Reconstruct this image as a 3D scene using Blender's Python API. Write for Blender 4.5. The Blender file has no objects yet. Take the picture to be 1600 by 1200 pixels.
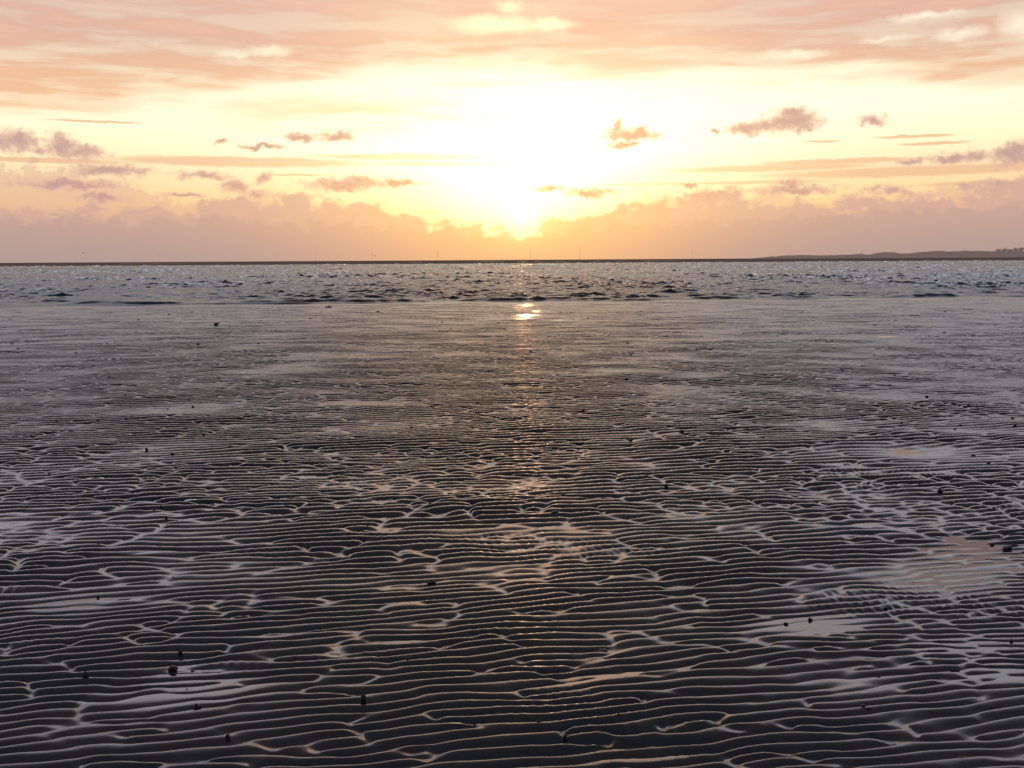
import bpy, bmesh, math, random
import numpy as np
from mathutils import Vector, Matrix, noise as mnoise

rad = math.radians
scene = bpy.context.scene
COL = scene.collection
rng = np.random.default_rng(11)
random.seed(5)

# ------------------------------------------------------------------ camera
CAM_H = 1.5
F = 1570.0                       # focal length in pixels of the 1600 px wide photograph
PITCH = math.atan((600 - 406.0) / F)
ROLL = rad(0.34)
cam_d = bpy.data.cameras.new("camera")
cam = bpy.data.objects.new("camera", cam_d)
COL.objects.link(cam)
cam_d.lens = 36 * F / 1600
cam_d.sensor_width = 36
cam_d.clip_start = 0.05
cam_d.clip_end = 60000
R = Matrix.Rotation(math.pi / 2 - PITCH, 3, 'X') @ Matrix.Rotation(-ROLL, 3, 'Z')
cam.matrix_world = Matrix.Translation((0, 0, CAM_H)) @ R.to_4x4()
scene.camera = cam

def pix_dir(px, py):
    return (R @ Vector(((px - 800) / F, (600 - py) / F, -1))).normalized()

def ground(px, py, z=0.0):
    """point of the flat that is seen at a given place in the photograph"""
    d = pix_dir(px, py)
    t = (CAM_H - z) / -d.z
    return Vector((d.x * t, d.y * t, z))

def azel(px, py):
    d = pix_dir(px, py)
    return math.degrees(math.atan2(d.x, d.y)), math.degrees(math.asin(d.z))

SUN_AZ, SUN_EL = azel(817, 338)

# ------------------------------------------------------------------ render settings
scene.view_settings.view_transform = 'Standard'
scene.view_settings.look = 'None'
scene.view_settings.exposure = 0
scene.view_settings.gamma = 1
scene.render.engine = 'CYCLES'
scene.cycles.max_bounces = 3
scene.cycles.sample_clamp_indirect = 4
scene.cycles.use_denoising = True

# ------------------------------------------------------------------ helpers
def srgb(r, g, b, k=1.0):
    def f(c):
        c /= 255.0
        return (c / 12.92 if c <= 0.04045 else ((c + 0.055) / 1.055) ** 2.4) * k
    return (f(r), f(g), f(b), 1)

def structure(o):
    o['kind'] = 'structure'
    return o

def link_mesh(name, verts, faces, mat, parent=None, smooth=True):
    me = bpy.data.meshes.new(name)
    me.from_pydata([tuple(v) for v in verts], [], [tuple(f) for f in faces])
    me.materials.append(mat)
    if smooth:
        me.polygons.foreach_set('use_smooth', [True] * len(me.polygons))
    o = bpy.data.objects.new(name, me)
    COL.objects.link(o)
    if parent:
        o.parent = parent
    return o

def grid_mesh(name, X, Y, Z, mat):
    """a sheet from 2-D arrays of coordinates"""
    nr, nc = X.shape
    co = np.stack([X, Y, Z], -1).astype(np.float32).reshape(-1)
    idx = np.arange(nr * nc, dtype=np.int32).reshape(nr, nc)
    q = np.stack([idx[:-1, :-1], idx[:-1, 1:], idx[1:, 1:], idx[1:, :-1]], -1).reshape(-1)
    nf = (nr - 1) * (nc - 1)
    me = bpy.data.meshes.new(name)
    me.vertices.add(nr * nc)
    me.vertices.foreach_set('co', co)
    me.loops.add(nf * 4)
    me.loops.foreach_set('vertex_index', q)
    me.polygons.add(nf)
    me.polygons.foreach_set('loop_start', np.arange(nf, dtype=np.int32) * 4)
    me.polygons.foreach_set('use_smooth', np.ones(nf, dtype=bool))
    me.update(calc_edges=True)
    me.materials.append(mat)
    o = bpy.data.objects.new(name, me)
    COL.objects.link(o)
    return o

def sample(T, L, x, y):
    """bilinear periodic lookup of tile T (side L metres)"""
    n = T.shape[0]
    u = np.mod(x / L, 1.0) * n
    v = np.mod(y / L, 1.0) * n
    i = u.astype(np.int64) % n
    j = v.astype(np.int64) % n
    fu = (u - np.floor(u))
    fv = (v - np.floor(v))
    i2 = (i + 1) % n
    j2 = (j + 1) % n
    return (T[j, i] * (1 - fu) * (1 - fv) + T[j, i2] * fu * (1 - fv)
            + T[j2, i] * (1 - fu) * fv + T[j2, i2] * fu * fv)

def kgrid(n, L):
    k = np.fft.fftfreq(n, d=L / n)
    return np.meshgrid(k, k)

def lowpass_tile(n, L, lx, ly, seed):
    """smooth noise tile, unit variance, features lx by ly metres"""
    g = np.random.default_rng(seed)
    kx, ky = kgrid(n, L)
    w = np.exp(-0.5 * ((kx * lx * 6.283) ** 2 + (ky * ly * 6.283) ** 2))
    w[0, 0] = 0
    t = np.fft.ifft2(np.fft.fft2(g.standard_normal((n, n))) * w).real
    return t / t.std()

def band_tile(n, L, lam, ang, dr, dth, seed):
    """complex one-sided band-pass noise: its phase draws ripple crests that fork and join"""
    g = np.random.default_rng(seed)
    kx, ky = kgrid(n, L)
    k = np.hypot(kx, ky)
    th = np.arctan2(-kx, ky) - ang
    th = (th + np.pi) % (2 * np.pi) - np.pi
    k0 = 1 / lam
    w = np.exp(-0.5 * ((k - k0) / (dr * k0)) ** 2 - 0.5 * (th / dth) ** 2)
    nz = g.standard_normal((n, n)) + 1j * g.standard_normal((n, n))
    t = np.fft.ifft2(nz * w)
    return (t / np.sqrt((np.abs(t) ** 2).mean())).astype(np.complex64)

def fan(y_rows, ncol, k, b):
    t = np.linspace(-1, 1, ncol)
    w = k * y_rows + b
    X = w[:, None] * t[None, :]
    Y = np.repeat(y_rows[:, None], ncol, 1)
    return X, Y

# ------------------------------------------------------------------ node helper
class G:
    def __init__(s, tree):
        s.t = tree
        s.n = tree.nodes
        s.l = tree.links
    def put(s, sock, v):
        if isinstance(v, bpy.types.NodeSocket):
            s.l.new(v, sock)
        elif v is not None:
            sock.default_value = v
    def m(s, op, a, b=None, c=None, clamp=False):
        n = s.n.new('ShaderNodeMath')
        n.operation = op
        n.use_clamp = clamp
        s.put(n.inputs[0], a)
        s.put(n.inputs[1], b)
        s.put(n.inputs[2], c)
        return n.outputs[0]
    def v(s, op, a, b=None, out=0, scale=None):
        n = s.n.new('ShaderNodeVectorMath')
        n.operation = op
        s.put(n.inputs[0], a)
        s.put(n.inputs[1], b)
        if scale is not None:
            s.put(n.inputs['Scale'], scale)
        return n.outputs[out]
    def comb(s, x, y, z=0.0):
        n = s.n.new('ShaderNodeCombineXYZ')
        s.put(n.inputs[0], x); s.put(n.inputs[1], y); s.put(n.inputs[2], z)
        return n.outputs[0]
    def sep(s, a):
        n = s.n.new('ShaderNodeSeparateXYZ')
        s.put(n.inputs[0], a)
        return n.outputs
    def noise(s, vec, scale=1.0, detail=3.0, rough=0.55, out='Fac', dist=0.0, dims=None):
        n = s.n.new('ShaderNodeTexNoise')
        n.noise_dimensions = dims or ('2D' if s.t is world.node_tree else '3D')
        s.put(n.inputs['Vector'], vec)
        n.inputs['Scale'].default_value = scale
        n.inputs['Detail'].default_value = detail
        n.inputs['Roughness'].default_value = rough
        n.inputs['Distortion'].default_value = dist
        return n.outputs[out]
    def rng(s, v, a, b, lo=0.0, hi=1.0, smooth=True):
        n = s.n.new('ShaderNodeMapRange')
        if smooth:
            n.interpolation_type = 'SMOOTHSTEP'
        s.put(n.inputs['Value'], v)
        n.inputs['From Min'].default_value = a
        n.inputs['From Max'].default_value = b
        n.inputs['To Min'].default_value = lo
        n.inputs['To Max'].default_value = hi
        return n.outputs[0]
    def ramp(s, v, stops, interp='LINEAR'):
        n = s.n.new('ShaderNodeValToRGB')
        cr = n.color_ramp
        cr.interpolation = interp
        while len(cr.elements) > 1:
            cr.elements.remove(cr.elements[-1])
        for i, (p, c) in enumerate(stops):
            e = cr.elements[0] if i == 0 else cr.elements.new(p)
            e.position = p
            e.color = c if len(c) == 4 else (*c, 1)
        s.put(n.inputs[0], v)
        return n.outputs[0]
    def mix(s, f, a, b, mode='MIX'):
        n = s.n.new('ShaderNodeMix')
        n.data_type = 'RGBA'
        n.blend_type = mode
        n.clamp_factor = True
        s.put(n.inputs[0], f)
        s.put(n.inputs[6], a)
        s.put(n.inputs[7], b)
        return n.outputs[2]

# ------------------------------------------------------------------ world: evening sky
world = bpy.data.worlds.new("World")
scene.world = world
world.use_nodes = True
world.node_tree.nodes.clear()
g = G(world.node_tree)
tc = g.n.new('ShaderNodeTexCoord')
D = g.v('NORMALIZE', tc.outputs['Generated'])
dx, dy, dz = g.sep(D)
az = g.m('MULTIPLY', g.m('ARCTAN2', dx, dy), 180 / math.pi)
el = g.m('MULTIPLY', g.m('ARCSINE', dz), 180 / math.pi)
ae = g.comb(az, el, 0)

# angular distances from the sun (degrees); the glow is wider above the cloud bank
du = g.m('SUBTRACT', az, SUN_AZ)
dv = g.m('SUBTRACT', el, SUN_EL)
def gauss(au, ev, cu=0.0, cv=0.0):
    p = g.v('MULTIPLY', g.comb(g.m('SUBTRACT', du, cu), g.m('SUBTRACT', dv, cv), 0), (1 / au, 1 / ev, 0))
    r2 = g.v('DOT_PRODUCT', p, p, out=1)
    return g.m('EXPONENT', g.m('MULTIPLY', r2, -1.0))

# soft horizontal streak noises and puffy edge noises
st = g.v('MULTIPLY', ae, (0.055, 0.42, 1))
streak = g.noise(st, 1.6, 5, 0.5, dist=0.15)
streak2 = g.noise(g.v('ADD', g.v('MULTIPLY', ae, (0.12, 0.9, 1)), (7.3, 2.1, 4.0)), 1.3, 6, 0.55, dist=0.2)
puff = g.noise(g.v('MULTIPLY', ae, (0.85, 1.1, 1)), 1.0, 6, 0.66, out='Color')
puffv = g.v('SUBTRACT', puff, (0.5, 0.5, 0.5))
puffc = g.noise(g.v('ADD', ae, (31.0, 5.0, 2.0)), 0.9, 5, 0.6)

# side factor: 1 near the sun's azimuth, 0 far to the sides
side = g.m('EXPONENT', g.m('MULTIPLY', g.m('POWER', g.m('DIVIDE', du, 12.0), 2.0), -1.0))

# clear sky behind the clouds, plus an unseen bright band added to light ripple crests, by elevation (0..90 mapped on 0..1)
e01 = g.m('DIVIDE', el, 90.0, clamp=True)
def E(d): return max(0.0, d / 90.0)
clear_band_far = g.ramp(e01, [
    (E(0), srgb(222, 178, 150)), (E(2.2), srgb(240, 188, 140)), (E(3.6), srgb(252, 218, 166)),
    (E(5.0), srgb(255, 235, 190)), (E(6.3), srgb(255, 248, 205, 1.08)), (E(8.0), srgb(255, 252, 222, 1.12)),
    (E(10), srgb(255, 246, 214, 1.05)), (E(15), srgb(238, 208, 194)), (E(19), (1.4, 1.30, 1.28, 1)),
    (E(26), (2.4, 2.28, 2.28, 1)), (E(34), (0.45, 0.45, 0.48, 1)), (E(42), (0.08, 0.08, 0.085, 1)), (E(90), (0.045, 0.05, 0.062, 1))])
clear_band_near = g.ramp(e01, [
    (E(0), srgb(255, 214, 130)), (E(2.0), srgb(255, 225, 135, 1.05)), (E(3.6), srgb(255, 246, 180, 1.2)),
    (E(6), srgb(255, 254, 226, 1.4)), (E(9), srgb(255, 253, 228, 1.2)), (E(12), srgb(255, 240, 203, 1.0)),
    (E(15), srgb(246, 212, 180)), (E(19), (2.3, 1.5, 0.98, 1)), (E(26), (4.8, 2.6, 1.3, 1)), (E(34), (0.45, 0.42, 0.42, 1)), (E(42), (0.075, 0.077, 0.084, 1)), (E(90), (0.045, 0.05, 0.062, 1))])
sky = g.mix(side, clear_band_far, clear_band_near)

# the bright gap sits lower on the left
def curve_az(pts, scale, interp='B_SPLINE'):
    """pts in photo pixels (x, y) -> elevation curve over azimuth, degrees"""
    t = g.m('MULTIPLY_ADD', az, 1 / 80.0, 0.5, clamp=True)
    s = []
    for x, y in pts:
        a, e = azel(x, y)
        s.append((a / 80 + 0.5, (e / scale,) * 3))
    s = s[:32]
    return g.m('MULTIPLY', g.ramp(t, s, interp), scale)

# high cloud deck -------------------------------------------------
deck_edge = curve_az([(-300, 190), (0, 180), (200, 172), (380, 150), (560, 128), (720, 112), (860, 106), (1000, 118),
                      (1100, 112), (1200, 128), (1400, 136), (1600, 139), (1900, 150)], 20)
dd = g.m('SUBTRACT', el, deck_edge)
dd = g.m('ADD', dd, g.m('MULTIPLY', g.m('SUBTRACT', streak, 0.5), 3.4))
deck_soft = g.rng(dd, -0.5, 0.9)
deck_fade = g.rng(el, 14.5, 20, 1.0, 0.1)
thin = g.rng(streak2, 0.36, 0.60, 0.52, 1.0)
deck_m = g.m('MULTIPLY', g.m('MULTIPLY', deck_soft, deck_fade), thin)
deck_far = g.mix(g.rng(streak2, 0.35, 0.7), srgb(208, 165, 154), srgb(231, 185, 163))
deck_near = g.mix(g.rng(streak, 0.3, 0.7), srgb(238, 182, 150), srgb(248, 206, 166))
deck_c = g.mix(side, deck_far, deck_near)
top_pink = g.rng(el, 10.5, 15, 0.0, 0.5)
deck_c = g.mix(top_pink, deck_c, g.mix(g.rng(streak2, 0.4, 0.65), srgb(216, 172, 168), srgb(240, 198, 180)))
deck_c = g.mix(g.rng(el, 8.2, 12, 0.75, 0.0), deck_c, g.mix(side, srgb(250, 198, 152), srgb(255, 228, 174)))
sky = g.mix(deck_m, sky, deck_c)

# second thin veil under the deck (left of the sun)
va, ve = azel(560, 178)
p = g.v('MULTIPLY', g.v('SUBTRACT', ae, (va, ve, 0)), (1 / 8.5, 1 / 1.0, 0))
vm = g.m('EXPONENT', g.m('MULTIPLY', g.v('DOT_PRODUCT', p, p, out=1), -1.0))
vm = g.m('MULTIPLY', vm, g.rng(streak2, 0.35, 0.6, 0.25, 0.8))
sky = g.mix(vm, sky, srgb(255, 222, 170))

# bright breaks in the deck
def blobs(lst, warp, wy=1.0):
    pw = g.v('ADD', ae, g.v('MULTIPLY', puffv, (warp, warp * wy, 0)))
    cur = None
    for x, y, rx, ry in lst:
        a, e = azel(x, y)
        k = math.cos(rad(a)) ** 2
        q = g.v('MULTIPLY', g.v('SUBTRACT', pw, (a, e, 0)), (27.4 / rx / k, 27.4 / ry / k ** .5, 0))
        r = g.v('LENGTH', q, out=1)
        if cur is None:
            cur = r
        else:
            n = g.n.new('ShaderNodeMath')
            n.operation = 'SMOOTH_MIN'
            g.put(n.inputs[0], cur); g.put(n.inputs[1], r); n.inputs[2].default_value = 0.35
            cur = n.outputs[0]
    return cur

holes = blobs([(422, 80, 30, 9), (365, 84, 26, 5), (775, 38, 70, 13), (855, 38, 40, 9), (735, 130, 80, 7),
               (728, 104, 13, 10), (795, 108, 15, 9), (1235, 87, 60, 6), (1500, 52, 44, 10), (1450, 26, 60, 7),
               (1596, 38, 34, 24), (800, 10, 22, 9), (1390, 60, 40, 4)], 1.3, 0.55)
hm = g.m('MULTIPLY', g.rng(holes, 0.1, 1.5, 1.0, 0.0), g.rng(streak2, 0.30, 0.52, 0.55, 1.0))
sky = g.mix(hm, sky, g.mix(side, srgb(255, 240, 218, 1.0), srgb(255, 250, 200, 1.15)))

# flat stripes of thin cloud in the clear band
stripes = blobs([(380, 253, 235, 9), (640, 245, 170, 6), (700, 256, 130, 5), (1200, 263, 190, 6), (1420, 268, 260, 9),
                 (1310, 252, 150, 5), (1430, 213, 75, 3), (1460, 224, 65, 3), (1285, 221, 32, 2), (460, 273, 50, 2),
                 (1010, 288, 110, 3), (1180, 285, 130, 3), (1560, 285, 140, 4), (60, 250, 150, 5), (150, 190, 90, 2)], 0.9, 0.25)
sm = g.rng(stripes, 0.55, 1.1, 0.85, 0.0)
sky = g.mix(sm, sky, g.mix(side, srgb(236, 188, 152), srgb(255, 236, 170, 1.0)))

# pale mauve veil of old cumulus on the left and right, above the bank
veil_edge = curve_az([(-200, 250), (0, 256), (120, 262), (220, 300), (330, 318), (480, 305), (620, 330), (760, 350),
                      (900, 335), (1040, 300), (1150, 296), (1300, 318), (1450, 300), (1600, 272), (1800, 262)], 10)
vq = g.m('ADD', g.m('SUBTRACT', veil_edge, el), g.m('MULTIPLY', g.m('SUBTRACT', puffc, 0.5), 2.6))
sky = g.mix(g.rng(vq, -0.05, 0.25, 0.0, 0.55), sky, g.mix(side, srgb(222, 178, 158), srgb(255, 208, 140)))

# glow of the sun: added light in the air before the nearer clouds
def addglow(sky, fac, col):
    return g.mix(1.0, sky, g.v('SCALE', col, scale=fac), 'ADD')
sky = addglow(sky, gauss(10.5, 6.5, 0.5, 4.0), (0.20, 0.165, 0.11))
sky = addglow(sky, gauss(5.2, 3.4, -0.3, 1.3), (0.85, 0.72, 0.44))

# small separate cumulus
cl = blobs([(22, 218, 40, 15), (60, 232, 14, 6), (95, 228, 22, 18), (125, 238, 38, 10), (470, 214, 19, 6), (527, 213, 24, 8),
            (410, 229, 34, 3), (345, 225, 10, 3), (175, 267, 60, 9), (105, 288, 85, 8), (320, 274, 40, 6), (158, 309, 38, 8),
            (412, 278, 11, 8), (370, 292, 20, 12), (400, 303, 22, 6), (290, 303, 30, 4), (540, 288, 56, 9), (560, 280, 18, 7), (620, 287, 34, 5),
            (965, 196, 7, 12), (985, 211, 40, 9), (975, 226, 24, 5), (925, 301, 34, 6)], 1.15, 0.8)
cl2 = blobs([(1165, 201, 26, 9), (1200, 196, 28, 8), (1238, 190, 44, 16), (1240, 176, 18, 10), (1120, 203, 6, 6),
            (1363, 187, 20, 8), (1420, 254, 20, 6), (1492, 248, 38, 8), (1520, 242, 20, 9), (1580, 246, 36, 16), (1590, 232, 18, 12),
            (1240, 297, 62, 7), (1237, 288, 18, 8), (1075, 291, 14, 3), (1505, 290, 10, 4),
            (860, 294, 24, 4), (1395, 297, 14, 7), (1560, 286, 20, 8), (1120, 306, 30, 6)], 1.15, 0.8)
cl = g.m('MINIMUM', cl, cl2)
fine = g.noise(g.v('ADD', ae, (11.0, 3.0, 0)), 2.6, 5, 0.62)
cl = g.m('ADD', cl, g.m('MULTIPLY', g.m('SUBTRACT', fine, 0.5), 1.3))
cm = g.rng(cl, 0.55, 1.6, 0.92, 0.0)
cshade = g.rng(g.m('ADD', cl, g.m('MULTIPLY', g.m('SUBTRACT', puffc, 0.5), 1.5)), 0.0, 1.2)
ccol = g.mix(side, g.mix(cshade, srgb(190, 154, 152), srgb(230, 186, 166)), g.mix(cshade, srgb(238, 182, 132), srgb(255, 222, 165)))
sky = g.mix(cm, sky, ccol)

# low bank of cumulus heads along the horizon
bank_pts = [(-400, 300), (0, 324), (50, 334), (100, 320), (150, 314), (210, 327), (300, 320), (345, 300), (372, 286), (398, 312),
            (430, 312), (470, 296), (505, 318), (545, 306), (575, 312), (610, 334), (700, 343), (770, 352), (815, 362),
            (850, 350), (900, 330), (960, 316), (1010, 318), (1060, 300), (1140, 300), (1200, 312), (1300, 320),
            (1345, 304), (1400, 291), (1430, 316), (1560, 284), (1900, 280)]
bank_edge = curve_az(bank_pts, 8)
bump = g.noise(g.v('MULTIPLY', ae, (0.62, 0.95, 1)), 1.0, 5, 0.56)
bq = g.m('ADD', g.m('SUBTRACT', bank_edge, el), g.m('MULTIPLY', g.m('SUBTRACT', bump, 0.5), 2.9))
bq = g.m('ADD', bq, g.m('MULTIPLY', g.m('SUBTRACT', fine, 0.5), 0.7))
bm = g.rng(bq, -0.16, 0.46)
near2 = g.m('EXPONENT', g.m('MULTIPLY', g.m('POWER', g.m('DIVIDE', du, 8.8), 2.0), -1.0))
bank_far = g.mix(g.rng(el, 0.0, 3.2), srgb(174, 155, 151), srgb(196, 164, 154))
bank_mid = g.mix(g.rng(el, 0.0, 3.0), srgb(198, 163, 148), srgb(217, 177, 155))
bank_sun = g.mix(g.rng(el, 0.0, 2.5), srgb(234, 184, 132), srgb(252, 204, 130))
bank_c = g.mix(near2, g.mix(side, bank_far, bank_mid), bank_sun)
lay = curve_az([(-400, 335), (0, 345), (90, 336), (180, 345), (320, 338), (480, 348), (640, 352), (800, 372), (900, 352), (1040, 345),
                (1200, 338), (1330, 330), (1500, 322), (1700, 316)], 8)
lq = g.m('ADD', g.m('SUBTRACT', lay, el), g.m('MULTIPLY', g.m('SUBTRACT', puffc, 0.5), 1.8))
bank_c = g.mix(g.rng(lq, -0.15, 0.4, 0.42, 0.0), bank_c, g.mix(side, srgb(226, 182, 162), srgb(255, 214, 158)))
bank_c = g.mix(g.rng(bq, 0.0, 0.5, 0.45, 0.0), bank_c, g.mix(side, srgb(232, 190, 165), srgb(255, 228, 160)))
sky = g.mix(g.m('MULTIPLY', bm, 0.9), sky, bank_c)
# the sun itself, half behind the bank, and its halo in front of it
sky = addglow(sky, gauss(1.9, 1.5, 0, 0.1), (0.42, 0.24, 0.06))
sky = addglow(sky, gauss(0.75, 0.62, -0.1, 0.1), (0.9, 0.66, 0.33))

# below the horizon (only seen by reflections that miss the ground): dark
sky = g.mix(g.rng(el, -1.2, -0.2, 1.0, 0.0), sky, (0.05, 0.05, 0.06, 1))
# the half of the sky behind the camera is bluer and dimmer
back = g.rng(dy, -0.35, 0.65, 1.0, 0.0)
backc = g.ramp(e01, [(0, (0.10, 0.12, 0.17, 1)), (0.3, (0.09, 0.12, 0.18, 1)), (1, (0.075, 0.105, 0.17, 1))])
sky = g.mix(back, sky, backc)

nish = g.n.new('ShaderNodeTexSky')
nish.sky_type = 'NISHITA'
nish.sun_disc = False
nish.sun_elevation = rad(SUN_EL)
nish.sun_rotation = rad(SUN_AZ)
nish.air_density = 1.2
nish.dust_density = 2.0
bg1 = g.n.new('ShaderNodeBackground')
g.put(bg1.inputs[0], nish.outputs[0])
bg1.inputs[1].default_value = 0.008
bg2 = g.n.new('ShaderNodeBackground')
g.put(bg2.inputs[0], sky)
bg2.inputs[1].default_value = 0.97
add = g.n.new('ShaderNodeAddShader')
g.l.new(bg1.outputs[0], add.inputs[0])
g.l.new(bg2.outputs[0], add.inputs[1])
wo = g.n.new('ShaderNodeOutputWorld')
g.l.new(add.outputs[0], wo.inputs[0])
world.cycles.sampling_method = 'NONE'

# ------------------------------------------------------------------ the low sun
sd = bpy.data.lights.new("sun", 'SUN')
sd.energy = 0.022
sd.angle = rad(1.0)
sd.color = (1.0, 0.42, 0.14)
so = bpy.data.objects.new("sun", sd)
COL.objects.link(so)
a, e = rad(SUN_AZ), rad(SUN_EL)
sdir = Vector((math.sin(a) * math.cos(e), math.cos(a) * math.cos(e), math.sin(e)))
so.rotation_euler = (-sdir).to_track_quat('-Z', 'Y').to_euler()
so.location = (0, 0, 50)

# ------------------------------------------------------------------ materials
def material(name):
    m = bpy.data.materials.new(name)
    m.use_nodes = True
    m.node_tree.nodes.clear()
    gg = G(m.node_tree)
    out = gg.n.new('ShaderNodeOutputMaterial')
    return m, gg, out

def principled(gg, out, **kw):
    b = gg.n.new('ShaderNodeBsdfPrincipled')
    for k, v in kw.items():
        gg.put(b.inputs[k.replace('_', ' ')], v)
    gg.l.new(b.outputs[0], out.inputs[0])
    return b

def wet(gg, out, body, gloss, rough, ior, normal):
    """dark body seen through a thin skin of water"""
    df = gg.n.new('ShaderNodeBsdfDiffuse')
    gg.put(df.inputs['Color'], body)
    gg.put(df.inputs['Normal'], normal)
    gl = gg.n.new('ShaderNodeBsdfAnisotropic')
    gg.put(gl.inputs['Color'], gloss)
    gg.put(gl.inputs['Roughness'], rough)
    gg.put(gl.inputs['Normal'], normal)
    fr = gg.n.new('ShaderNodeFresnel')
    gg.put(fr.inputs['IOR'], ior)
    gg.put(fr.inputs['Normal'], normal)
    mx = gg.n.new('ShaderNodeMixShader')
    gg.l.new(fr.outputs[0], mx.inputs[0])
    gg.l.new(df.outputs[0], mx.inputs[1])
    gg.l.new(gl.outputs[0], mx.inputs[2])
    gg.l.new(mx.outputs[0], out.inputs[0])

# wet rippled sand
m_sand, s, out = material("wet_sand")
pos = s.n.new('ShaderNodeNewGeometry').outputs['Position']
n1 = s.noise(pos, 2.3, 5, 0.6)
n2 = s.noise(pos, 26, 4, 0.6)
n3 = s.noise(pos, 480, 2, 0.6)
sand_c = s.mix(n1, (0.028, 0.0276, 0.028, 1), (0.046, 0.0445, 0.043, 1))
sand_c = s.mix(s.rng(n3, 0.62, 0.78, 0, 0.3), sand_c, (0.07, 0.065, 0.06, 1))
ro = s.m('ADD', s.rng(n1, 0.3, 0.7, 0.13, 0.20), s.rng(n2, 0.35, 0.65, -0.03, 0.06))
# drained bars are less shiny than the low, wet parts
px_, py_, pz_ = s.sep(pos)
bar = s.m('MULTIPLY', s.rng(py_, 5.5, 9.5), s.rng(py_, 15.0, 32.0, 1.0, 0.75))
wet_n = s.noise(s.v('MULTIPLY', pos, (0.22, 0.40, 0)), 1.0, 4, 0.55)
lft = s.rng(px_, -6.0, 6.0, 1.0, 0.7)
dry = s.m('MULTIPLY', s.m('MULTIPLY', bar, lft), s.rng(wet_n, 0.30, 0.60, 1.15, 0.65))
ior = s.m('SUBTRACT', 1.60, s.m('MULTIPLY', dry, 0.33))
bmp = s.n.new('ShaderNodeBump')
bmp.inputs['Strength'].default_value = 0.35
bmp.inputs['Distance'].default_value = 0.0012
s.put(bmp.inputs['Height'], s.m('ADD', s.m('MULTIPLY', n3, 0.5), s.m('MULTIPLY', s.noise(pos, 150, 3, 0.6), 1.0)))
gcol = s.mix(s.rng(py_, 5.0, 13.0), (0.84, 0.89, 1.0, 1), (0.56, 0.60, 0.69, 1))  # reflections darkened in the colour farther out, in place of ripples shading each other
wet(s, out, sand_c, gcol, ro, ior, bmp.outputs[0])

# still water in the troughs
m_pool, s, out = material("pool_water")
pos = s.n.new('ShaderNodeNewGeometry').outputs['Position']
bmp = s.n.new('ShaderNodeBump')
bmp.inputs['Strength'].default_value = 0.25
bmp.inputs['Distance'].default_value = 0.002
s.put(bmp.inputs['Height'], s.noise(pos, 14, 3, 0.5))
wet(s, out, (0.035, 0.033, 0.034, 1), (0.82, 0.86, 0.97, 1), 0.03, 1.5, bmp.outputs[0])

# sea water
m_sea, s, out = material("sea_water")
pos = s.n.new('ShaderNodeNewGeometry').outputs['Position']
bmp = s.n.new('ShaderNodeBump')
bmp.inputs['Strength'].default_value = 0.7
bmp.inputs['Distance'].default_value = 0.03
s.put(bmp.inputs['Height'], s.noise(s.v('MULTIPLY', pos, (1, 1.4, 1)), 5.0, 4, 0.6))
wet(s, out, (0.040, 0.052, 0.064, 1), (0.47, 0.53, 0.62, 1), 0.13, 1.33, bmp.outputs[0])

# ------------------------------------------------------------------ the rippled flat
TN, TL = 4096, 30.72
LAM = 0.076
PSI1 = band_tile(TN, TL, LAM, rad(15), 0.21, 0.21, 3)
PSI1F = band_tile(2048, 30.72, 0.118, rad(11), 0.19, 0.18, 5)
PSI2F = band_tile(2048, 30.72, 0.100, rad(6), 0.24, 0.26, 6)
PSI2 = band_tile(2048, 20.48, 0.064, rad(6), 0.24, 0.30, 4)
PSI3 = band_tile(2048, 20.48, 0.036, rad(100), 0.25, 0.30, 8)
LOW = lowpass_tile(512, 61.0, 0.9, 0.5, 21)       # broad undulation
LOW2 = lowpass_tile(512, 37.0, 0.28, 0.17, 22)
WIG = lowpass_tile(1024, 29.0, 0.075, 0.07, 28)          # small wavering of the crests
SK = lowpass_tile(768, 47.0, 0.42, 0.16, 27)           # shallow film of water in streaks
PATCH = lowpass_tile(512, 43.0, 0.6, 0.4, 23)     # where the cross ripples live
PATCH3 = lowpass_tile(512, 33.0, 0.30, 0.16, 24)

pu = np.array([0, .06, .16, .32, .46, .58, .68, .78, .86, .92, .97, 1.0])
ph = np.array([0, .03, .17, .48, .73, .88, .96, 1.0, .93, .50, .09, 0])
uu = np.linspace(0, 1, 512, endpoint=False)
prof = np.interp(uu, pu, ph)
ker = np.exp(-0.5 * (np.arange(-40, 41) / 11.0) ** 2); ker /= ker.sum()
prof = np.convolve(np.concatenate([prof[-40:], prof, prof[:40]]), ker, 'valid')
prof = np.append(prof, prof[0])

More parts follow.
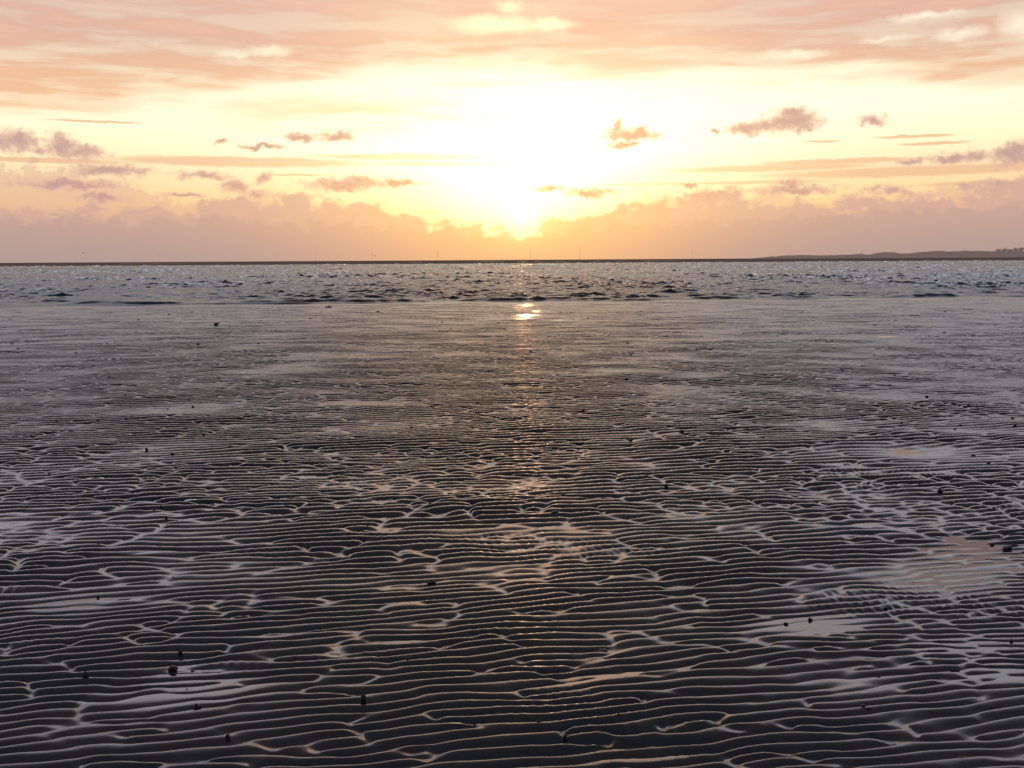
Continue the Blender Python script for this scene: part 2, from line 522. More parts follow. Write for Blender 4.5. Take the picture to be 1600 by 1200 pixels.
# hollows that hold water: (photo x, y, half width px, half depth px, depth in m)
BASINS = [(40, 950, 130, 22, .015), (285, 1040, 70, 26, .010), (330, 1080, 100, 18, .009), (960, 985, 60, 10, .015), (925, 1065, 130, 18, .014),
          (890, 1185, 120, 18, .006), (1270, 975, 120, 16, .015), (1540, 862, 120, 22, .012), (1282, 778, 30, 14, .018),
          (1410, 706, 24, 7, .020), (1548, 687, 22, 6, .020), (750, 741, 16, 9, .018), (315, 870, 60, 9, .010), (1170, 662, 16, 6, .010),
          (1500, 1005, 120, 16, .010), (1300, 1080, 180, 18, .008), (1480, 1150, 160, 30, .009), (1228, 740, 20, 6, .009), (1370, 745, 26, 8, .008),
          (160, 868, 50, 8, .008), (100, 835, 30, 8, .006), (1040, 1185, 140, 22, .008), (350, 780, 26, 8, .006), (580, 768, 26, 6, .007),
          (430, 559, 26, 2.2, .014), (348, 571, 12, 2, .013), (225, 551, 10, 1.6, .013), (172, 527, 18, 1.6, .012),
          (826, 476, 20, 2.6, .02), (838, 486, 10, 2.2, .016), (826, 493, 16, 2.4, .016), (815, 498, 22, 1.5, .012), (870, 500, 28, 1.3, .012), (1505, 518, 28, 1.4, .013),
          (700, 520, 26, 1.2, .011), (636, 536, 12, 1.4, .010), (985, 560, 14, 2, .010), (790, 535, 26, 2, .010),
          (1010, 493, 22, 1.2, .010), (940, 492, 22, 1.2, .010), (620, 480, 24, 1.2, .010), (1575, 1060, 60, 20, .008)]

def shore_y(x):
    return 35.6 + 0.10 * x + 0.35 * sample(LOW, 61.0, x * 1.2, x * 0 + 3.0)

def lam_at(y):
    return np.clip(0.059 + 0.0120 * (y - 2.9), 0.049, 0.108)
YT = np.linspace(-5, 60, 6501)
ST = np.cumsum(LAM / lam_at(YT)) * (YT[1] - YT[0])

def flat_height(X, Y, fine=True):
    wx = 0.05 * sample(LOW, 61.0, X * .9 + 3, Y * .9)
    wig = sample(WIG, 29.0, X, Y) * 0.0075 + sample(WIG, 29.0, X * 2.3 + 4, Y * 2.0) * 0.0025
    wy = wig + 0.045 * sample(LOW, 61.0, X * .7 + 17, Y * .7 + 9)
    # the ripples grow longer farther down the flat
    lam = lam_at(Y)
    YS = np.interp(Y, YT, ST)
    p1 = sample(PSI1, TL, X * 0.85 + wx, YS + wy)
    p2 = sample(PSI2, 20.48, X * 0.9, YS)
    fb = np.clip((Y + 0.5 * sample(LOW, 61.0, X + 9, Y) - 5.0) / 1.8, 0, 1)
    YF = YS * (0.118 / LAM)
    p1 = p1 * (1 - fb) + sample(PSI1F, 30.72, X * 1.0 + wx, YF + wy) * fb
    p2 = p2 * (1 - fb) + sample(PSI2F, 30.72, X * 1.0, YF) * fb
    m = np.clip(0.5 + 0.9 * (sample(PATCH, 43.0, X, Y) - 0.40), 0, 0.85) * (1 - 0.45 * np.clip((Y - 5) / 3, 0, 1))
    psi = p1 * (1 - m) + p2 * m * 1.1
    amp = np.abs(psi)
    u = (np.angle(psi) / (2 * np.pi)) % 1.0
    h = np.interp(u, np.linspace(0, 1, 513), prof)
    A = np.tanh(amp / 0.30)
    A = A * (0.0185 - 0.0020 * m) * (lam / LAM) * (1 + 0.22 * sample(LOW2, 37.0, X, Y))
    low_h = 0.30 * (1 - np.tanh(amp / 0.30))
    dist = np.clip((Y - 14) / 18, 0, 1)
    A = A * (1 - 0.22 * dist)
    z = A * h + low_h * 0.014 * (lam / LAM) * (1 - 0.5 * dist)
    # cross ripples in small patches, mostly on the crests
    p3 = sample(PSI3, 20.48, X * 0.85, YS)
    m3 = np.clip(sample(PATCH3, 33.0, X, Y) - 0.55, 0, 1)
    z = z + 0.0021 * m3 * (1.05 - 0.6 * h) * p3.real * (lam / LAM) * np.clip((14 - Y) / 3, 0, 1)
    base = 0.0020 + 0.0020 * sample(LOW, 61.0, X, Y) + 0.0018 * sample(LOW2, 37.0, X + 5, Y)
    # wetter towards the lower right
    base = base - 0.0034 * np.clip((X + 0.5) / 2.5, 0, 1) * np.clip((6.5 - Y) / 2.5, 0, 1)
    base = base - 0.0018 * dist
    sk = sample(SK, 47.0, X, Y)
    base = base - 0.0040 * np.clip(sk - 0.9, 0, 2) * np.clip(1 - 0 * Y, 0, 1) * 0.5 - dist * 0.0014 * sk
    LN = sample(LOW2, 37.0, X + 11, Y * 1.6)
    for bx, by, rx, ry, dep in BASINS:
        c = ground(bx, by)
        c2 = ground(bx + rx, by)
        c3 = ground(bx, by - ry)
        ax = (c2 - c).length
        ay = (c3 - c).length
        if by < 620 and not 800 < bx < 850:
            ax *= 0.6
            ay *= 0.5
        q = ((X - c.x - 0.25 * (Y - c.y) * 0) / ax) ** 2 + ((Y - c.y - 0.18 * (X - c.x)) / ay) ** 2
        base = base - dep * (0.85 if 620 < by < 800 else 0.68) * (1 + 0.35 * LN) * np.exp(-q)
        if by < 620:
            z = z * (1 - 0.8 * np.exp(-q * 0.7))
    sh = Y - shore_y(X)
    base = base + 0.006 * np.exp(-((sh + 0.6) / 0.8) ** 2) - 0.25 * np.clip(sh / 4.0, 0, 1)
    z = z * np.clip(1 - (sh + 1.5) / 2.0, 0.1, 1)
    return base + z

rows = [1.7]
while rows[-1] < 40.5:
    y = rows[-1]
    rows.append(y + min(max(0.0050, 0.0017 * y), 0.019))
rows = np.array(rows)
X, Y = fan(rows, 1150, 0.60, 2.4)
Z = flat_height(X, Y)
structure(grid_mesh("tidal_flat", X, Y, Z, m_sand))

# wider, coarser ground around and under everything, out to the horizon
def flat_quad(name, x0, x1, y0, y1, z, mat):
    return structure(link_mesh(name, [(x0, y0, z), (x1, y0, z), (x1, y1, z), (x0, y1, z)], [(0, 1, 2, 3)], mat, smooth=False))
flat_quad("ground", -30000, 30000, -3000, 40000, -0.8, m_sand)
flat_quad("tidal_pools", -40, 40, -8, 33.0, 0.0, m_pool)

# ------------------------------------------------------------------ the sea
def wave_tile(n, L, lmin, lpeak, lmax, wind, seed):
    gq = np.random.default_rng(seed)
    kx, ky = kgrid(n, L)
    k = np.hypot(kx, ky) + 1e-9
    S = np.exp(-0.5 * (np.log(k * lpeak) / 0.62) ** 2) / k
    S *= (k < 1 / lmin) * (k > 1 / lmax)
    c = (kx * math.sin(wind) + ky * math.cos(wind)) / k
    S *= 0.06 + c ** 4
    t = np.fft.ifft2(np.fft.fft2(gq.standard_normal((n, n))) * S).real
    return t / t.std()

W1 = wave_tile(1024, 26.0, 0.10, 0.70, 5.0, rad(14), 31)
W2 = wave_tile(1024, 71.0, 0.35, 2.2, 14.0, rad(-9), 32)
W3 = lowpass_tile(512, 190.0, 3.0, 4.0, 33)
SEG = lowpass_tile(512, 97.0, 0.8, 4.0, 34)

rows = [33.0]
while rows[-1] < 432:
    rows.append(rows[-1] * 1.0021)
rows = np.array(rows)
X, Y = fan(rows, 1300, 0.60, 3.0)
sh = Y - shore_y(X)
ramp = np.clip((sh - 0.2) / 5.0, 0, 1) ** 0.8
a = sample(W1, 26.0, X * .95, Y)
b = sample(W2, 71.0, X * .75 + Y * .05, Y)
gust = 1 + 0.22 * sample(W3, 190.0, X, Y)
raw = (0.027 * a + 0.011 * (1 + Y / 110) * b) * gust
Z = ramp * (raw + 0.12 * np.maximum(raw, 0) ** 2 / 0.06 - 0.006)
# small breaking ridges rolling onto the flat
for off, wd, am, dx0 in ((0.55, 0.22, 0.06, 0), (1.7, 0.34, 0.095, 31), (3.3, 0.42, 0.085, 63), (5.4, 0.5, 0.06, 12)):
    sg = np.clip(0.45 + 0.65 * sample(SEG, 97.0, X + dx0, X * 0 + dx0), 0, 1.4)
    c = sh - off - 0.25 * sample(LOW, 61.0, X * 1.1 + dx0, X * 0 + 1)
    wv = np.where(c < 0, np.exp(-(c / (wd * .55)) ** 2), np.exp(-(c / (wd * 1.6)) ** 2))
    Z = Z + am * sg * wv
fade = np.clip((432 - Y) / 40, 0, 1)
Z = Z * fade
Z[0, :] = 0
structure(grid_mesh("sea", X, Y, Z, m_sea))

# ------------------------------------------------------------------ far sandbank
m_bank, s, out = material("far_sandbank")
pos = s.n.new('ShaderNodeNewGeometry').outputs['Position']
nb = s.noise(s.v('MULTIPLY', pos, (0.012, 0.02, 1)), 1.0, 4, 0.6)
cb = s.mix(nb, (0.075, 0.058, 0.056, 1), (0.13, 0.10, 0.095, 1))
df = s.n.new('ShaderNodeBsdfDiffuse')
s.put(df.inputs[0], cb)
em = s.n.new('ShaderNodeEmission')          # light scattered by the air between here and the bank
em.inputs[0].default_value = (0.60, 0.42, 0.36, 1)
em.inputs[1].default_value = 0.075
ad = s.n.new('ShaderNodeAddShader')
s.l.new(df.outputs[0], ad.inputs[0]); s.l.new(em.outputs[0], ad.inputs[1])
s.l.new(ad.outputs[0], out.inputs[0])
rows = np.concatenate([np.linspace(425, 620, 60), np.geomspace(640, 30000, 60)])
X, Y = fan(rows, 400, 0.75, 60.0)
BK = lowpass_tile(256, 900.0, 14, 12, 41)
edge = 8 * sample(BK, 900.0, X * 1.0, X * 0) + 3 * sample(BK, 900.0, X * 5.0, X * 0 + 100)
Z = np.clip((Y - 436 - edge) / 90.0, -0.3, 1.0) * 0.30 + 0.035 * sample(BK, 900.0, X, Y) * (Y < 3000)
structure(grid_mesh("sandbank", X, Y, Z, m_bank))

# shallow pools lying on the sandbank, and broken water at its edge
m_foam, s, out = material("foam")
pos = s.n.new('ShaderNodeNewGeometry').outputs['Position']
fc = s.mix(s.noise(pos, 3.0, 3, 0.6), (0.55, 0.5, 0.48, 1), (0.8, 0.76, 0.72, 1))
principled(s, out, Base_Color=fc, Roughness=0.5)
def lens(name, px0, px1, dist, depth, z, mat, bump=0.0):
    a0 = pix_dir(px0, 410); a1 = pix_dir(px1, 410)
    x0 = a0.x / a0.y * dist; x1 = a1.x / a1.y * dist
    n = 26
    vs, fs = [], []
    for i in range(n + 1):
        t = i / n
        w = math.sin(math.pi * t) ** 0.6 * (0.7 + 0.3 * mnoise.noise(Vector((x0 + t * 9, 1, 2))))
        x = x0 + (x1 - x0) * t
        vs += [(x, dist - depth * w, z), (x, dist, z + bump * w), (x, dist + depth * w, z)]
    for i in range(n):
        b_ = i * 3
        fs += [(b_, b_ + 3, b_ + 4, b_ + 1), (b_ + 1, b_ + 4, b_ + 5, b_ + 2)]
    return link_mesh(name, vs, fs, mat)
for i, (a0, a1, d) in enumerate([(740, 790, 640), (806, 826, 560), (834, 846, 560), (866, 884, 620), (925, 940, 600), (962, 980, 580),
                                 (1000, 1030, 600), (1036, 1050, 610), (640, 662, 590), (180, 300, 610), (1395, 1450, 640), (1500, 1560, 650)]):
    structure(lens("sandbank_pool", a0, a1, d, 30, 0.43, m_pool))
for a0, a1, d in [(505, 522, 420), (183, 190, 424), (56, 64, 422), (108, 116, 420), (142, 152, 418), (945, 955, 424), (1470, 1482, 422)]:
    structure(lens("surf", a0, a1, d, 1.2, 0.02, m_foam, 0.32))

# ------------------------------------------------------------------ dunes on the right, hazy
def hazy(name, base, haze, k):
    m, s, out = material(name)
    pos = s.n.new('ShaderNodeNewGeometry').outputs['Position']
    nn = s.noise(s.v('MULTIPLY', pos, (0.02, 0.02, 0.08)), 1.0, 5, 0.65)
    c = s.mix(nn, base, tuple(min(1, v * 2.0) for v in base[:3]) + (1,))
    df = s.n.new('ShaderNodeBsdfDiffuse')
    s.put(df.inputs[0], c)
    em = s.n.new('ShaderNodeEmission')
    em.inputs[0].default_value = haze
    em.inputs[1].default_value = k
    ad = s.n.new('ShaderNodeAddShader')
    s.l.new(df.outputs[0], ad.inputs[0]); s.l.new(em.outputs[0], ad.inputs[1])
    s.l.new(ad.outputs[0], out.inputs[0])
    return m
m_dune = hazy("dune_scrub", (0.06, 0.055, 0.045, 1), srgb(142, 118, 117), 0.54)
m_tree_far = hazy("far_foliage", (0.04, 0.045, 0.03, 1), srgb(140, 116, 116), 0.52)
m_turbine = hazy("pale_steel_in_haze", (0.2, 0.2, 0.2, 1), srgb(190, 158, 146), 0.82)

DUNE_D = 3000.0
prof_px = [(1178, 403.6), (1200, 401), (1225, 398.4), (1250, 398.8), (1300, 398.6), (1330, 398), (1345, 396.6), (1362, 397.4), (1372, 395.5), (1382, 393.6),
           (1396, 394.6), (1405, 396), (1430, 395.8), (1438, 394.6), (1446, 392.6), (1458, 392.8), (1466, 391.6), (1490, 392.8), (1508, 391.7),
           (1550, 392.1), (1562, 393), (1600, 392.4), (1660, 393), (1720, 391), (1800, 393), (1900, 396)]
prx, prh = [], []
for px, py in prof_px:
    d = pix_dir(px, py)
    t = DUNE_D / d.y
    prx.append(d.x * t)
    prh.append(max(0.2, CAM_H + d.z * t))
xs = np.linspace(prx[0], prx[-1], 420)
hs = np.interp(xs, prx, prh)
dl = np.linspace(-1, 1, 25)
X = np.repeat(xs[None, :], 25, 0)
DN = lowpass_tile(256, 800.0, 6, 12, 51)
Y = DUNE_D + dl[:, None] * 190 + 0 * X
Z = hs[None, :] * np.exp(-(dl[:, None] * 1.9) ** 2) + 0.8 * sample(DN, 800.0, X, Y) * np.minimum(1, hs[None, :] / 8) * np.exp(-(dl[:, None] * 2.2) ** 2) - 0.4
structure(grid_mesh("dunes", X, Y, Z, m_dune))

# ------------------------------------------------------------------ generic thing helpers
def thing(name, label, cat, loc, group=None, rz=0.0):
    o = bpy.data.objects.new(name, None)
    o.empty_display_size = 0.1
    COL.objects.link(o)
    o.location = loc
    o.rotation_euler = (0, 0, rz)
    o['label'] = label
    o['category'] = cat
    if group:
        o['group'] = group
    return o

def tube_pts(pts, radii, seg=8):
    vs, fs = [], []
    for k, (p, r) in enumerate(zip(pts, radii)):
        p = Vector(p)
        q = Vector(pts[min(k + 1, len(pts) - 1)]) - Vector(pts[max(k - 1, 0)])
        q.normalize()
        u = q.cross(Vector((0, 1, 0))) if abs(q.y) < 0.9 else q.cross(Vector((1, 0, 0)))
        u.normalize()
        w = q.cross(u)
        for i in range(seg):
            t = 2 * math.pi * i / seg
            vs.append(p + u * (r * math.cos(t)) + w * (r * math.sin(t)))
    for k in range(len(pts) - 1):
        for i in range(seg):
            j = (i + 1) % seg
            fs.append((k * seg + i, k * seg + j, (k + 1) * seg + j, (k + 1) * seg + i))
    fs.append(tuple(range(seg))[::-1])
    fs.append(tuple((len(pts) - 1) * seg + i for i in range(seg)))
    return vs, fs

# trees on the end of the dunes
def crown_mesh(h, w, seed, n=420):
    r = random.Random(seed)
    vs, fs = [], []
    lobes = [(r.uniform(-.32, .32) * w, r.uniform(-.3, .3) * w, h * r.uniform(.45, .92), w * r.uniform(.2, .38)) for _ in range(7)]
    for _ in range(n):
        cx, cy, cz, cr = r.choice(lobes)
        d = Vector((r.gauss(0, 1), r.gauss(0, 1), r.gauss(0, .8))).normalized() * cr * r.uniform(.5, 1.1)
        c = Vector((cx, cy, cz)) + d
        s_ = r.uniform(.7, 1.7)
        a_ = Vector((r.gauss(0, 1), r.gauss(0, 1), r.gauss(0, 1))).normalized()
        b_ = a_.orthogonal().normalized()
        k = len(vs)
        vs += [c + a_ * s_, c - a_ * s_ * .5 + b_ * s_, c - a_ * s_ * .5 - b_ * s_]
        fs.append((k, k + 1, k + 2))
    return vs, fs
tree_lab = ["leftmost of the hazy trees on the far dune ridge, low and rounded",
            "narrow pointed tree, second from the left on the far dune ridge",
            "small tree in the middle of the hazy row on the dune ridge",
            "broad tree second from the right edge on the far dune ridge",
            "tallest hazy tree on the dune ridge, at the right edge of the photograph"]
for i, (px, top, w) in enumerate([(1561, 390.6, 12), (1571, 388.6, 9), (1579, 389.8, 9), (1588, 388.8, 13), (1597, 387.4, 11)]):
    d = pix_dir(px, top)
    t = DUNE_D / d.y
    x = d.x * t
    gz = float(np.interp(x, xs, hs)) - 5.5
    H = CAM_H + d.z * t - gz
    tr = thing("dune_tree", tree_lab[i], "tree", (x, DUNE_D, gz), "hazy trees on the end of the dunes")
    v_, f_ = tube_pts([(0, 0, 0), (0.2, 0, H * .4), (0.0, 0, H * .8)], [0.5, 0.35, 0.15])
    link_mesh("trunk", v_, f_, m_tree_far, tr)
    v_, f_ = crown_mesh(H, w * 1.7, 100 + i)
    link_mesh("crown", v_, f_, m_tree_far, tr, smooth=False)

# beacon on the dune ridge
d = pix_dir(1347, 397); t = DUNE_D / d.y; bx = d.x * t
bz = float(np.interp(bx, xs, hs)) - 0.5
be = thing("beacon", "thin beacon mast with a small topmark standing on the far dune ridge", "beacon", (bx, DUNE_D, bz))
v_, f_ = tube_pts([(0, 0, 0), (0, 0, 8.5)], [0.5, 0.35])
link_mesh("mast", v_, f_, m_dune, be)
v_, f_ = tube_pts([(0, 0, 8.0), (0, 0, 8.4), (0, 0, 9.8), (0, 0, 10.2)], [0.4, 1.1, 1.1, 0.3])
link_mesh("topmark", v_, f_, m_dune, be)

# wind turbines far out beyond the sandbank
TD = 12000.0
def turbine(px, top, phase, label):
    d = pix_dir(px, top)
    t = TD / d.y
    H = CAM_H + d.z * t
    x = d.x * t
    o = thing("wind_turbine", label, "wind turbine", (x, TD, 0), "faint wind turbines along the horizon")
    v_, f_ = tube_pts([(0, 0, 0), (0, 0, H * .5), (0, 0, H)], [2.6, 2.2, 1.7])
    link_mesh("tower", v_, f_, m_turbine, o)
    v_, f_ = tube_pts([(0, -5, H + 1.5), (0, -3, H + 1.5), (0, 6, H + 1.5)], [1.4, 2.4, 1.8])
    link_mesh("nacelle", v_, f_, m_turbine, o)
    for k in range(3):
        an = phase + k * 2 * math.pi / 3
        L = H * .42
        dr = Vector((math.sin(an), 0, math.cos(an)))
        pr = Vector((math.cos(an), 0, -math.sin(an)))
        c = Vector((0, -5.5, H + 1.5))
        vs = [c - pr * .8, c + pr * .8, c + dr * L * .2 + pr * 1.5, c + dr * L * .2 - pr * .9, c + dr * L + pr * .3, c + dr * L - pr * .3]
        vs = vs + [v - Vector((0, .5, 0)) for v in vs]
        fs = [(0, 1, 2, 3), (3, 2, 4, 5), (9, 8, 7, 6), (11, 10, 8, 9), (0, 3, 9, 6), (3, 5, 11, 9), (1, 7, 8, 2), (2, 8, 10, 4), (5, 4, 10, 11), (0, 6, 7, 1)]
        link_mesh("blade", vs, fs, m_turbine, o, smooth=False)
turb = [(40, 399.5, .2, "faint wind turbine nearest the left edge of the horizon"),
        (151, 398.5, .9, "faint wind turbine second from the left on the horizon"),
        (249, 397.5, 1.5, "faint wind turbine third from the left on the horizon"),
        (433, 396, .1, "taller faint wind turbine, fourth from the left on the horizon"),
        (493, 396.5, .6, "very faint wind turbine, fifth from the left on the horizon"),
        (582, 396, 0, "faint wind turbine close beside the low bird left of the sun"),
        (683, 395, .4, "faint wind turbine on the horizon at the left edge of the golden glow"),
        (829, 394, .7, "faint wind turbine right under the sun on the horizon"),
        (906, 394, 1.1, "faint wind turbine on the horizon just right of the sun"),
        (1082, 393, .3, "very faint wind turbine between the sun and the dunes")]
for a_ in turb:
    turbine(*a_)

# ------------------------------------------------------------------ birds
m_bird, s, out = material("bird_feathers")
pos = s.n.new('ShaderNodeTexCoord').outputs['Object']
principled(s, out, Base_Color=s.mix(s.noise(pos, 20, 2), (0.03, 0.03, 0.035, 1), (0.09, 0.085, 0.085, 1)), Roughness=0.7)
def bird(px, py, dist, yaw, flap, label):
    d = pix_dir(px, py)
    t = dist / d.y
    o = thing("bird", label, "bird", (d.x * t, dist, CAM_H + d.z * t), rz=yaw)
    v_, f_ = tube_pts([(-.26, 0, 0), (-.17, 0, .0), (-.05, 0, 0), (.08, 0, .01), (.16, 0, .03), (.20, 0, .035), (.25, 0, .03)],
                      [.015, .035, .065, .06, .035, .033, .006], 10)
    n0 = len(v_)
    for sg in (-1, 1):
        pts = []
        for k in range(6):
            q = k / 5
            zz = flap * math.sin(q * 2.0) * .30
            pts.append((q, zz))
        for q, zz in pts:
            c = .14 * (1 - .75 * q)
            xo = .04 - .10 * max(0, q - .4)
            v_ += [Vector((xo + c * .5, sg * (.03 + q * .45), zz + .03)), Vector((xo - c * .5, sg * (.03 + q * .45), zz + .02))]
        for k in range(5):
            b_ = n0 + k * 2
            f_.append((b_, b_ + 2, b_ + 3, b_ + 1) if sg < 0 else (b_, b_ + 1, b_ + 3, b_ + 2))
        n0 += 12
    k = len(v_)
    v_ += [Vector((-.22, -.015, 0)), Vector((-.22, .015, 0)), Vector((-.36, .05, 0)), Vector((-.36, -.05, 0))]
    f_.append((k, k + 1, k + 2, k + 3))
    b_ = link_mesh("bird_body", v_, f_, m_bird, o)
bird(130, 395.5, 330, 1.1, 1.0, "tiny flying bird, the one farther left and higher over the horizon")
bird(586, 400, 330, -.4, .6, "tiny flying bird low over the horizon left of the sun")

# ------------------------------------------------------------------ dark lumps lying on the flat
m_lump, s, out = material("dark_mud_lump")
pos = s.n.new('ShaderNodeTexCoord').outputs['Object']
nl = s.noise(pos, 60, 4, 0.6)
bmp = s.n.new('ShaderNodeBump')
bmp.inputs['Strength'].default_value = 0.6
bmp.inputs['Distance'].default_value = 0.003
s.put(bmp.inputs['Height'], nl)
principled(s, out, Base_Color=s.mix(nl, (0.008, 0.008, 0.008, 1), (0.03, 0.027, 0.024, 1)), Roughness=0.6, Normal=bmp.outputs[0])
m_weed, s, out = material("dark_seaweed")
pos = s.n.new('ShaderNodeTexCoord').outputs['Object']
nl = s.noise(pos, 40, 4, 0.6)
principled(s, out, Base_Color=s.mix(nl, (0.008, 0.009, 0.006, 1), (0.03, 0.028, 0.016, 1)), Roughness=0.5)

def lump_mesh(seed, parts):
    """several uneven lobes grown together, 1 unit wide, standing on z = 0"""
    r = random.Random(seed)
    bm = bmesh.new()
    for (cx, cy, cz, rx, ry, rz_) in parts:
        res = bmesh.ops.create_icosphere(bm, subdivisions=3, radius=1.0)
        off = Vector((r.uniform(0, 50), r.uniform(0, 50), 0))
        for v in res['verts']:
            nrm = v.co.copy()
            k = 1 + .30 * mnoise.noise(nrm * 1.4 + off) + .16 * mnoise.noise(nrm * 3.6 + off)
            v.co = Vector((cx + nrm.x * rx * k, cy + nrm.y * ry * k, max(-.15, cz + nrm.z * rz_ * k)))
    me = bpy.data.meshes.new("mud_lump")
    bm.to_mesh(me)
    bm.free()
    me.polygons.foreach_set('use_smooth', [True] * len(me.polygons))
    me.materials.append(m_lump)
    return me
LUMPS = [lump_mesh(1, [(0, 0, .25, .48, .42, .36)]),
         lump_mesh(2, [(-.2, 0, .22, .32, .3, .3), (.25, .05, .15, .24, .22, .2)]),
         lump_mesh(3, [(0, 0, .45, .34, .32, .55), (.22, 0, .12, .26, .25, .2)]),
         lump_mesh(4, [(-.28, 0, .2, .2, .2, .26), (.22, 0, .22, .26, .22, .24), (0, 0, .05, .3, .2, .12)]),
         lump_mesh(5, [(0, 0, .2, .4, .3, .22), (-.1, 0, .45, .16, .16, .25)]),
         lump_mesh(6, [(0, 0, .12, .52, .4, .16)])]

def sand_z(x, y):
    return float(flat_height(np.array([[x]]), np.array([[y]]))[0, 0])

def lump(px, py, wpx, kind, label, group, tall=1.0):
    p_ = ground(px, py + wpx * .35)
    zz = max(0.0, sand_z(p_.x, p_.y))
    p_ = ground(px, py + wpx * .35, zz)
    zz = max(-0.001, sand_z(p_.x, p_.y))
    dist = math.sqrt(p_.x ** 2 + p_.y ** 2 + CAM_H ** 2)
    w = 1.1 * wpx * dist / F
    tall *= 0.8
    o = bpy.data.objects.new("mud_lump", LUMPS[kind])
    COL.objects.link(o)
    o.location = (p_.x, p_.y, zz - w * .05)
    o.scale = (w, w, w * tall)
    o.rotation_euler = (0, 0, random.uniform(-.5, .5))
    o['label'] = label
    o['category'] = 'mud lump'
    o['group'] = group

GRP = "dark lumps scattered over the rippled flat"
named = [(134, 1052, 11, 2, "upright dark lump near the left edge, the tallest one on the lower left ripples", 1.4),
         (270, 1043, 12, 0, "round dark lump at the edge of the shiny pool strip at lower left", 1.2),
         (282, 1020, 8, 2, "small pointed dark lump standing just above the round one at lower left", 1.1),
         (308, 1100, 11, 4, "dark lump on a pool edge below the round lump at lower left", 1),
         (356, 1151, 9, 2, "lowest dark lump in the left part of the foreground", 1),
         (568, 1091, 12, 2, "tall dark lump left of centre in the near foreground", 1.5),
         (637, 1032, 10, 2, "knobbly dark lump just left of a smaller one, left of centre", 1),
         (681, 1021, 8, 0, "smaller dark lump to the right of the knobbly one, left of centre", 1),
         (674, 908, 13, 3, "wide double dark lump high in the foreground, left of the sun's reflection", .9),
         (588, 936, 6, 0, "dark lump sitting by itself on a crest below the wide double lump", 1),
         (445, 978, 6, 0, "dark lump among the crossing ripples left of centre", 1.2),
         (780, 1118, 8, 2, "dark lump in the orange lit ripples below the centre", 1.2),
         (883, 1153, 9, 2, "dark lump mirrored in the pool at bottom centre", 1.2),
         (843, 1127, 7, 1, "small dark lump just above the one mirrored in the bottom centre pool", 1),
         (1011, 1047, 11, 3, "flat dark lump beside the long orange lit crest right of centre", .8),
         (942, 1009, 13, 5, "broad low dark lump on a crest right of centre", 1),
         (1015, 972, 10, 5, "broad low dark lump at the right end of a bright pool, right of centre", 1.2),
         (1031, 946, 9, 3, "double dark lump on a crest above the bright pool, right of centre", .8),
         (813, 975, 7, 4, "pointed dark lump on a crest in the middle of the foreground", 1),
         (1384, 946, 7, 0, "dark lump on a crest near the net of fine ripples on the right", 1),
         (1266, 966, 8, 4, "dark lump standing in the bright strip of water on the right", 1),
         (1228, 973, 6, 0, "small dark lump left of the one standing in the bright strip", 1),
         (1580, 1003, 6, 2, "dark lump with its reflection in a pool near the right edge", 1.3),
         (1492, 1045, 11, 3, "wide dark lump in a trough at lower right", 1),
         (1255, 1159, 12, 3, "double dark lump in the lower right foreground, left of the long pool", .7),
         (1348, 1107, 6, 0, "left lump of the close pair at lower right", 1),
         (1357, 1107, 6, 0, "right lump of the close pair at lower right", .8),
         (1505, 1183, 13, 1, "dark lump on a crest near the bottom edge, far right of centre", .7),
         (1330, 1192, 9, 1, "lowest dark lump, nearly on the bottom edge at right", .8),
         (1469, 770, 9, 4, "large upright dark lump in the right middle distance, with a low foot", 1.2),
         (1574, 853, 15, 3, "largest dark lump near the right edge, beside the shiny pool streaks", 1),
         (1551, 848, 7, 1, "smaller dark lump just left of the largest one near the right edge", 1),
         (1275, 862, 7, 4, "dark lump right of centre in the middle ripples, above nothing but plain ridges", 1),
         (1065, 677, 8, 0, "round dark lump in the middle distance right of centre", 1),
         (985, 690, 6, 0, "dark lump left of and nearer than the round one in the middle distance", 1),
         (1041, 760, 7, 2, "dark lump on fine ripples right of centre, level with the small shiny patch", 1.1),
         (929, 782, 9, 1, "dark double lump in the middle ripples just right of the sun's line", .8),
         (867, 802, 11, 5, "low wide dark lump in the middle ripples, nearest the sun's line", 1),
         (1296, 759, 10, 0, "dark lump directly above the bright orange patch of water at right", .8),
         (638, 671, 6, 0, "dark lump in the middle distance left of centre, by itself", 1),
         (551, 833, 7, 1, "dark lump on fine ripples left of centre in the middle of the flat", .8),
         (322, 844, 5, 0, "dark lump just above the pink pool streak at left", 1)]
for px, py, w, k, lab, tall in named:
    lump(px, py, w, k, lab, GRP, tall)
small = [(153, 932), (103, 1008), (301, 1047), (292, 1076), (724, 908), (571, 974), (708, 974), (469, 1006), (460, 1027), (728, 1098), (778, 939),
         (1166, 923), (1168, 1025), (966, 1117), (1478, 946), (1540, 925), (1516, 1027), (1373, 1055), (1550, 1100), (271, 901), (520, 895), (181, 889),
         (154, 853), (252, 793), (260, 812), (241, 800), (229, 703), (269, 708), (318, 677), (762, 711), (700, 717), (672, 791), (720, 776), (728, 773),
         (463, 825), (484, 790), (479, 798), (1137, 675), (880, 775), (1356, 757), (1535, 797), (1553, 796), (1546, 811), (1320, 723), (1440, 687),
         (1501, 662), (1583, 653), (1448, 619), (1545, 725), (1237, 655), (895, 891), (1333, 876), (1521, 711), (1123, 684), (979, 590), (575, 826),
         (385, 650), (196, 620), (268, 620), (295, 623), (365, 649), (440, 594), (398, 618), (716, 664), (746, 628), (770, 649), (550, 678), (4, 657),
         (77, 741), (360, 700), (950, 668), (912, 663), (1048, 645), (1182, 640), (1010, 742), (1400, 700)]
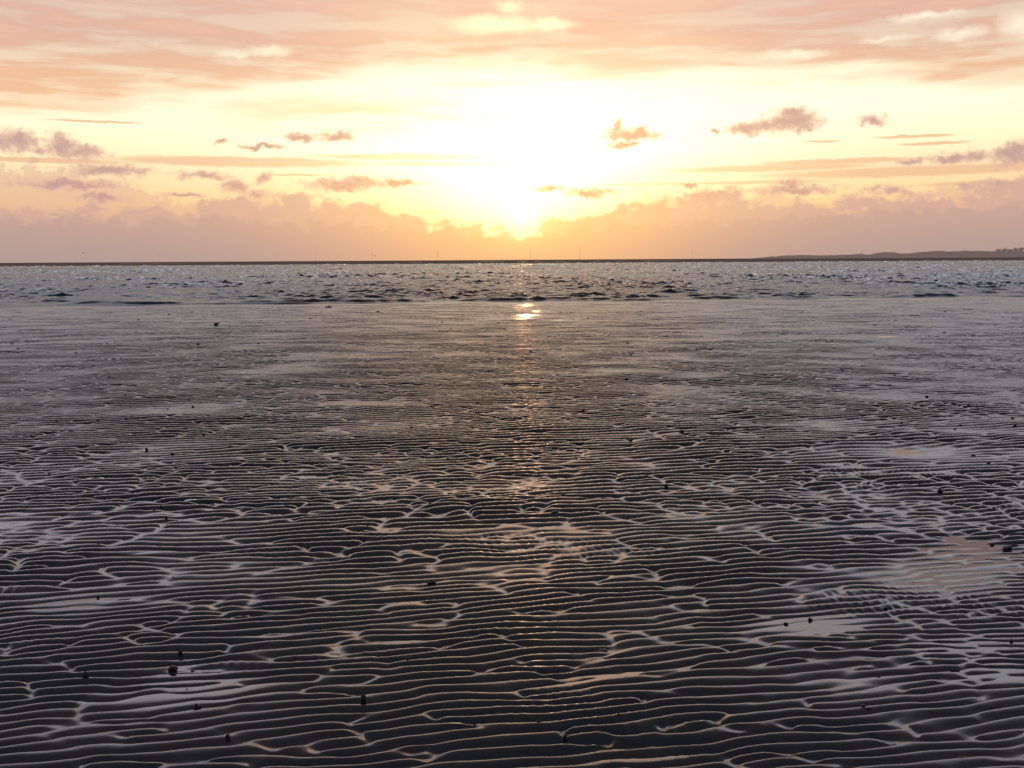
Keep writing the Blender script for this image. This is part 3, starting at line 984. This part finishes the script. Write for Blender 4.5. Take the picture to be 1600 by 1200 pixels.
rs = random.Random(77)
for px, py in small:
    lump(px, py, rs.uniform(3.2, 5.2), rs.randrange(6), "small dark speck of a lump scattered on the wet rippled sand", "small dark specks on the rippled flat")
for _ in range(165):
    py = 486 + 190 * rs.random() ** 1.6
    lump(rs.uniform(5, 1595), py, rs.uniform(2.4, 4.4), rs.choice((0, 1, 3, 5)), "small dark speck of a lump scattered on the wet rippled sand", "small dark specks on the rippled flat")

# clumps of seaweed lying on the far part of the flat
def weed(px, py, wpx, hpx, seed, label, legs):
    p_ = ground(px, py)
    dist = p_.length
    sc = dist / F
    W, H = wpx * sc, hpx * sc
    r = random.Random(seed)
    bm = bmesh.new()
    def blob(cx, cz, rx, rz_):
        res = bmesh.ops.create_icosphere(bm, subdivisions=3, radius=1)
        off = Vector((r.uniform(0, 40), 0, 0))
        for v in res['verts']:
            n_ = v.co.copy()
            k = 1 + .35 * mnoise.noise(n_ * 2 + off)
            v.co = Vector((cx + n_.x * rx * k, n_.y * rx * .6 * k, cz + n_.z * rz_ * k))
    for lx, lz, rx, rz_ in legs:
        blob(lx * W, lz * H, rx * W, rz_ * H)
    me = bpy.data.meshes.new("seaweed_clump")
    bm.to_mesh(me); bm.free()
    me.polygons.foreach_set('use_smooth', [True] * len(me.polygons))
    me.materials.append(m_weed)
    o = bpy.data.objects.new("seaweed_clump", me)
    COL.objects.link(o)
    o.location = (p_.x, p_.y, max(0, sand_z(p_.x, p_.y)))
    o['label'] = label
    o['category'] = 'seaweed'
weed(338, 510, 9, 5, 1, "dark clump of seaweed with a raised end standing on the wet flat at left", [(-.05, .55, .36, .35), (.38, .85, .16, .2), (-.25, .25, .12, .3), (.15, .2, .12, .3)])
weed(513, 481.5, 11, 3, 2, "low dark strip of seaweed lying close to the waterline left of centre", [(-.2, .3, .3, .35), (.2, .3, .3, .4), (0, .6, .15, .4)])
weed(1103, 607, 12, 3, 3, "thin dark strip of seaweed on the middle of the flat, right of centre", [(-.25, .3, .3, .3), (.2, .3, .32, .35)])
